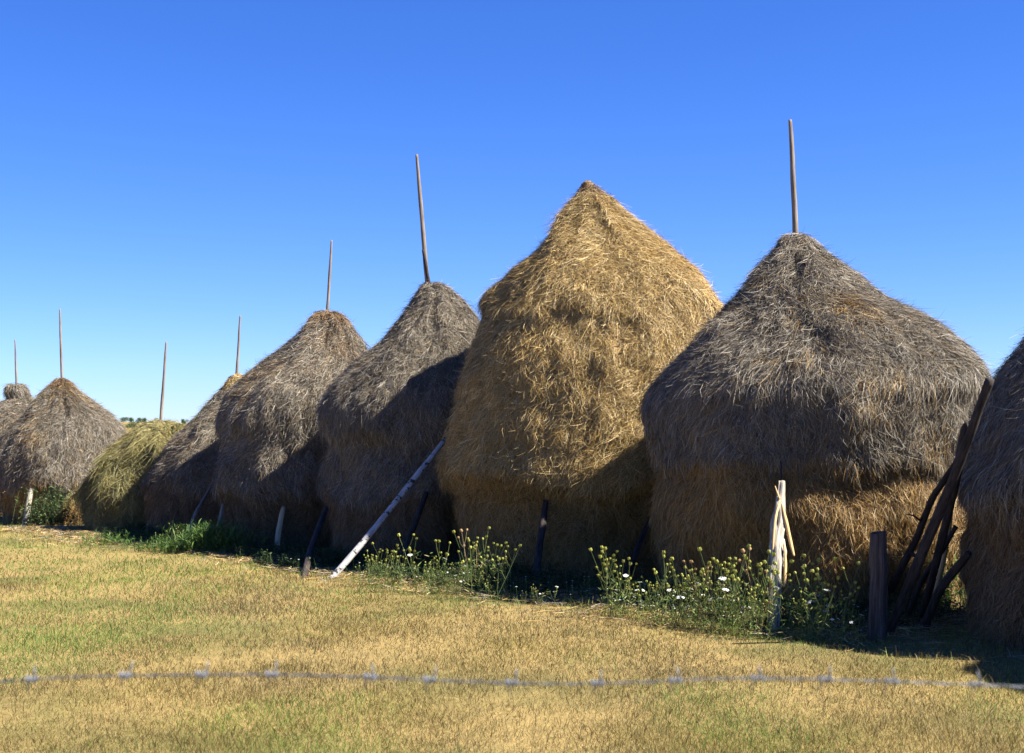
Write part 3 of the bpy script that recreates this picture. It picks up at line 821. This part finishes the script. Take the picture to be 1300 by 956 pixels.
# ---------------------------------------------------------------- wild carrot plants
def carrot_proto(seed, ns, dried=False, open_share=0.3):
    """an Empty with stems, leaves and each flower head as parts; about 0.8 m tall"""
    R = rs(seed)
    root = empty('wild_carrot', (0, 0, 0))
    # stems
    V, Fq, C = [], [], []; off = 0
    tips = []
    for s in range(ns):
        az = R.uniform(0, 2 * math.pi); ln = R.uniform(0.05, 0.5); h = R.uniform(0.45, 0.85)
        p0 = np.array([R.uniform(-.04, .04), R.uniform(-.04, .04), -0.02])
        d = np.array([math.cos(az) * ln, math.sin(az) * ln, 1.0])
        p1 = p0 + d * h * 0.5 + R.randn(3) * 0.02; p2 = p0 + d * h + np.array([0, 0, 0.0])
        lines = [(p0, p1, p2)]
        tips.append((p2, d, 1.0))
        for b in range(R.randint(2, 4)):
            t = R.uniform(0.4, 0.8)
            q0 = p0 + (p2 - p0) * t
            a2 = R.uniform(0, 2 * math.pi)
            d2 = norm(np.array([math.cos(a2) * 0.45, math.sin(a2) * 0.45, 1.0]))
            l2 = R.uniform(0.12, 0.3)
            q2 = q0 + d2 * l2
            lines.append((q0, (q0 + q2) / 2 + np.array([math.cos(a2), math.sin(a2), 0]) * 0.015, q2))
            tips.append((q2, d2, 0.75))
        for L_ in lines:
            A = np.array(L_)[None]
            for sd in ((1, 0, 0), (0, 1, 0)):
                v, f = strands(A, np.array([sd], float), np.array([0.0075]), (1, 0.9, 0.7))
                V.append(v); Fq.append(f + off); off += len(v)
                c_ = (0.30, 0.22, 0.12) if dried and R.rand() < .7 else (0.14, 0.18, 0.06)
                C.append(np.tile(c_, (len(v), 1)))
    make_mesh('stem', np.vstack(V), [np.vstack(Fq)], M_LEAF, np.vstack(C), parent=root)
    # feathery leaves
    n = 19 * ns
    zz = R.rand(n) ** 1.4 * 0.5
    p = np.stack([R.randn(n) * 0.07, R.randn(n) * 0.07, zz], -1)
    az = R.uniform(0, 2 * math.pi, n)
    dr = norm(np.stack([np.cos(az), np.sin(az), R.uniform(0, 1.2, n)], -1))
    ls = R.uniform(0.03, 0.09, n)
    P3 = np.stack([p, p + dr * ls[:, None] * .5, p + dr * ls[:, None]], 1)
    sd = norm(np.cross(dr, R.randn(n, 3)))
    v, f = strands(P3, sd, ls * 0.16, (0.5, 1, 0.2))
    gc = np.array([(0.11, 0.17, 0.035), (0.18, 0.22, 0.055), (0.08, 0.12, 0.03), (0.24, 0.20, 0.07)])
    make_mesh('leaves', v, [f], M_LEAF, np.repeat(gc[R.randint(0, 4, n)], 6, axis=0), parent=root)
    # heads
    for (q, d, sc) in tips:
        kind = R.rand()
        d = norm(np.array(d, float) + R.randn(3) * 0.12)
        e1 = norm(np.cross(d, [0.3, 0.8, 0.1])); e2 = np.cross(d, e1)
        if kind < open_share:         # open white umbel: rays and a domed disc of tiny blossoms
            m = 34
            rr_ = np.sqrt(R.rand(m)) * 0.036 * sc; aa = R.uniform(0, 2 * math.pi, m)
            cc = q + d * (0.028 - 6 * rr_ ** 2)[:, None] + e1 * (rr_ * np.cos(aa))[:, None] + e2 * (rr_ * np.sin(aa))[:, None]
            sd = norm(e1 * np.cos(aa * 3)[:, None] + e2 * np.sin(aa * 3)[:, None] + d * 0.2 * R.randn(m)[:, None])
            tn = np.cross(sd, d) * 0.0075 + d * 0.002 * R.randn(m)[:, None]
            v, f = strands(np.stack([cc - tn, cc, cc + tn], 1), sd, np.full(m, 0.013), (0.5, 1, 0.5))
            c1 = np.tile((0.72, 0.72, 0.66), (len(v), 1))
            rays = np.stack([np.tile(q, (m, 1)), (q + cc) / 2, cc], 1)
            v2, f2 = strands(rays, np.tile(e1, (m, 1)), np.full(m, 0.002), (1, 1, 1))
            V_ = np.vstack([v, v2]); F_ = np.vstack([f, f2 + len(v)]); C_ = np.vstack([c1, np.tile((0.2, 0.3, 0.1), (len(v2), 1))])
        else:                         # closed bird's-nest head: upright rays bent inward
            m = 26
            aa = np.linspace(0, 2 * math.pi * 2.0, m, endpoint=False) + R.randn(m) * 0.2
            k = R.uniform(0.6, 1.0, m)[:, None] * sc
            rad_ = (e1 * np.cos(aa)[:, None] + e2 * np.sin(aa)[:, None])
            a0 = np.tile(q, (m, 1)); a1 = q + rad_ * 0.021 * k + d * 0.016; a2 = q + rad_ * 0.016 * k + d * 0.044 * sc
            v, f = strands(np.stack([a0, a1, a2], 1), norm(np.cross(rad_, d)), np.full(m, 0.014), (0.6, 1, 0.7))
            base_c = np.array((0.36, 0.37, 0.09)) if not dried else np.array((0.45, 0.30, 0.14))
            V_, F_ = v, f
            C_ = np.repeat(base_c * R.uniform(0.7, 1.25, m)[:, None], 6, axis=0)
        make_mesh('flower_head', V_, [F_], M_PETAL, C_, parent=root)
    return root

def copy_tree(o, parent=None):
    c = o.copy(); COL.objects.link(c); c.parent = parent
    for ch in list(o.children): copy_tree(ch, c)
    return c

protos = [carrot_proto(400 + i, ns, dr, op) for i, (ns, dr, op) in enumerate([(2, False, .12), (3, False, .05), (1, False, .35), (3, False, .1), (2, True, .0), (2, False, .15)])]
used = [False] * len(protos)
def place(px, py, hpx, k, label, group, R):
    b = gp(px, py)
    if used[k]: c = copy_tree(protos[k])
    else: c = protos[k]; used[k] = True
    s = hpx / F * b.y / 0.8
    c.location = b; c.scale = (s * 1.1, s * 1.1, s)
    c.rotation_euler = (R.uniform(-.08, .08), R.uniform(-.12, .12), R.uniform(0, 6.28))
    tag(c, label, 'wildflower', group)
R = rs(77)
clumps = [
    (462, 512, (738, 752), (40, 62), 9, 'slender wild carrot growing just right of the foot of the birch trunk', 'wild carrots by the birch trunk'),
    (532, 640, (745, 768), (38, 68), 26, 'wild carrot in the sunlit flower clump before the left side of the golden haystack', 'wild carrots before the golden haystack'),
    (662, 704, (768, 780), (28, 44), 5, 'thin wild carrot at the foot of the dark bark prop before the golden haystack', 'wild carrots by the dark prop'),
    (768, 850, (778, 796), (48, 82), 15, 'wild carrot in the gap between the golden and the broad grey haystack', 'wild carrots between the haystacks'),
    (852, 975, (788, 812), (50, 90), 34, 'wild carrot crowding to the left of the split white stake', 'wild carrots left of the white stake'),
    (996, 1078, (800, 822), (50, 92), 16, 'wild carrot growing between the split white stake and the short fence post', 'wild carrots right of the white stake'),
    (205, 262, (694, 704), (18, 34), 6, 'white flowered wild carrot among the green weeds at the left', 'wild carrots among the weeds'),
]
for x0, x1, (ya, yb), (ha, hb), n, lab, grp in clumps:
    for i in range(n):
        t = (i + R.uniform(0.1, 0.9)) / n
        k = R.choice(6, p=[.2, .22, .16, .16, .1, .16])
        slope = (t - 0.5) * (yb - ya) * 0.7
        place(x0 + (x1 - x0) * t, (ya + yb) / 2 + slope + R.uniform(-.3, .3) * (yb - ya), R.uniform(ha * 0.6, hb * 1.18), k, lab, grp, R)
# low white blossoms flecking the shade: too many and small to count
R = rs(55)
n = 120
bx = np.concatenate([R.uniform(-3.2, 1.8, n // 2), R.uniform(1.0, 3.6, n - n // 2)])
by = edge_y(bx) + R.uniform(-0.35, 1.1, n)
bz = ground_z(bx, by) + R.uniform(0.05, 0.3, n)
Vb, Fb, Cb, off = [], [], [], 0
for dx, dy in ((1, 0), (0, 1), (0.7, 0.7), (0.7, -0.7)):
    sd = norm(np.tile((dx, dy, 0.0), (n, 1)) + 0.15 * R.randn(n, 3)); tn = norm(np.cross(sd, (0, 0, 1.0))) * 0.013
    c0 = np.stack([bx, by, bz], -1)
    v, f = strands(np.stack([c0 - tn, c0 + [0, 0, 0.004], c0 + tn], 1), sd, np.full(n, 0.013), (0.4, 1, 0.4))
    Vb.append(v); Fb.append(f + off); Cb.append(np.tile((0.7, 0.72, 0.66), (len(v), 1))); off += len(v)
st0 = np.stack([bx, by, ground_z(bx, by) - 0.01], -1)
v, f = strands(np.stack([st0, (st0 + c0) / 2 + 0.004, c0], 1), np.tile((1.0, 0, 0), (n, 1)), np.full(n, 0.004), (1, 1, 1))
Vb.append(v); Fb.append(f + off); Cb.append(np.tile((0.12, 0.2, 0.05), (len(v), 1)))
tag(make_mesh('low_blossoms', np.vstack(Vb), [np.vstack(Fb)], M_PETAL, np.vstack(Cb)), 'tiny white blossoms flecking the weeds along the foot of the haystacks', 'blossoms', kind='stuff')

# ---------------------------------------------------------------- far trees and bushes on the rise
def far_tree(px, py, Y, wpx, hpx, label, seed, name='bushy_tree'):
    R = rs(seed)
    b = at(px, py, Y)
    gz = float(ground_z(b.x, b.y))
    top = at(px, py - hpx, Y).z
    h = max(top - gz, 1.5); wr = wpx / F * Y / 2
    base = Vector((b.x, b.y, gz))
    root = empty(name, base)
    tag(root, label, 'tree', 'trees on the distant rise')
    tube('trunk', [base - Vector((0, 0, .3)), base + Vector((0, 0, h * .3)), base + Vector((wr * .1, 0, h * .7))], [h * .04, h * .035, h * .015], M_BARK, parent=root, origin=base, seed=seed)
    n = 1400
    cl = R.randn(9, 3) * np.array([wr * .5, wr * .5, h * .2]) + np.array([0, 0, h * .5])
    c = cl[R.randint(0, 9, n)] + R.randn(n, 3) * np.array([wr * .25, wr * .25, h * .16])
    c[:, 2] = np.clip(c[:, 2], h * .02, h * 1.02)
    c = c + np.array(base)
    s = h * 0.05
    d = norm(R.randn(n, 3)); sd = norm(np.cross(d, R.randn(n, 3)))
    v, f = strands(np.stack([c - d * s, c, c + d * s], 1), sd, np.full(n, s * 1.3), (.3, 1, .3))
    g = np.array([(0.05, 0.09, 0.03), (0.08, 0.12, 0.04), (0.04, 0.07, 0.025)])[R.randint(0, 3, n)]
    make_mesh('crown', v, [f], M_LEAF, np.repeat(g, 6, axis=0), parent=root, origin=base)
far_tree(157, 537, 430, 11, 7, 'dark tree on the distant rise, leftmost, beside the light grey brown haystack', 501)
far_tree(167, 538, 440, 5, 5, 'smallest dark tree on the distant rise, between two larger ones', 502)
far_tree(176, 538, 435, 8, 6, 'dark tree on the distant rise, third from the left', 503)
far_tree(183, 539, 440, 6, 4, 'low dark tree on the distant rise, right beside the third', 504)
far_tree(199, 539, 430, 9, 6, 'dark tree on the distant rise, just left of the crooked pole', 505)
far_tree(168, 543, 300, 15, 5, 'broad green bush lower on the distant rise, in front of the dark trees', 506, 'broad_bush')
far_tree(234, 545, 420, 8, 4, 'dark tree on the distant rise, right of the crooked pole', 507)

# ---------------------------------------------------------------- barbed wire in the foreground
def wire_fence():
    Yw = 2.5
    root = empty('barbed_wire_fence', (0, Yw, 0))
    tag(root, 'blurred strand of barbed wire stretched across the foreground, between posts out of view', 'fence')
    ctrl = [(-3900, 840), (-2200, 872), (-900, 885), (-500, 890), (-150, 874), (0, 866), (80, 859), (200, 857), (310, 856), (400, 857), (500, 861), (600, 866), (715, 869), (830, 866), (880, 862), (960, 861), (1070, 863), (1180, 867), (1300, 872), (1500, 880), (1900, 885), (2200, 884), (3600, 868), (5200, 835)]
    xs = np.arange(-3900, 5200, 9.0)
    yy = np.interp(xs, [c[0] for c in ctrl], [c[1] for c in ctrl])
    k = np.ones(15) / 15; yy = np.convolve(np.pad(yy, 7, mode='edge'), k, 'valid')
    pts = [at(x, y, Yw) for x, y in zip(xs, yy)]
    V, F4, F3 = [], [], []
    for s in (0, 1):
        tp = []
        for i, p in enumerate(pts):
            a = i * 0.9 + s * math.pi
            tp.append(p + Vector((0, math.cos(a), math.sin(a))) * 0.0014)
        v, f4, f3, _ = tube_data(tp, [0.0011] * len(tp), 5, s, 0.0, 1)
        o_ = len(V); V += v
        F4 += [tuple(i + o_ for i in f) for f in f4]; F3 += [tuple(i + o_ for i in f) for f in f3]
    make_mesh('wire', np.array([tuple(v) for v in V]), [np.array(F4), np.array(F3)], M_WIRE, parent=root, origin=root.location, smooth=True)
    R = rs(5)
    for bx in list(range(-3860, 5150, 98)):
        if bx in (): continue
        bx = bx + R.randint(-22, 22)
        y = float(np.interp(bx, xs, yy)); c = at(bx, y, Yw)
        V, F4, F3 = [], [], []
        def add(tp, r):
            v, f4, f3, _ = tube_data(tp, r, 6, 0, 0.0, 1)
            o_ = len(V); V.extend(v)
            F4.extend(tuple(i + o_ for i in f) for f in f4); F3.extend(tuple(i + o_ for i in f) for f in f3)
        coil = [c + Vector(((t / 16 - .5) * 0.022, math.cos(t * 1.4) * 0.0058, math.sin(t * 1.4) * 0.0058)) for t in range(17)]
        add(coil, [0.0016] * 17)
        for sgn in (1, -1):
            a = R.uniform(-.5, .5)
            add([c + Vector((sgn * .006, 0, 0)), c + Vector((sgn * .007 + .006 * a, 0, sgn * .012)), c + Vector((sgn * .007 + .012 * a, .004, sgn * .026))], [0.0016, 0.0016, 0.0004])
            add([c + Vector((-sgn * .006, 0, 0)), c + Vector((-sgn * .008, sgn * .012, .004)), c + Vector((-sgn * .009, sgn * .024, .010 * a))], [0.0016, 0.0016, 0.0004])
        make_mesh('barb', np.array([tuple(v) for v in V]), [np.array(F4), np.array(F3)], M_WIRE, parent=root, origin=root.location, smooth=True)
    for px in (-3890, 5180):
        t = at(px, float(np.interp(px, xs, yy)), Yw + 0.06)
        b = Vector((t.x, t.y, float(ground_z(t.x, t.y)) - 0.3))
        tube('post', [b, (b + t) / 2, t + Vector((0, 0, 0.12))], [0.06, 0.058, 0.055], M_POST, parent=root, origin=root.location, seed=abs(px) % 50, segs=14)
wire_fence()
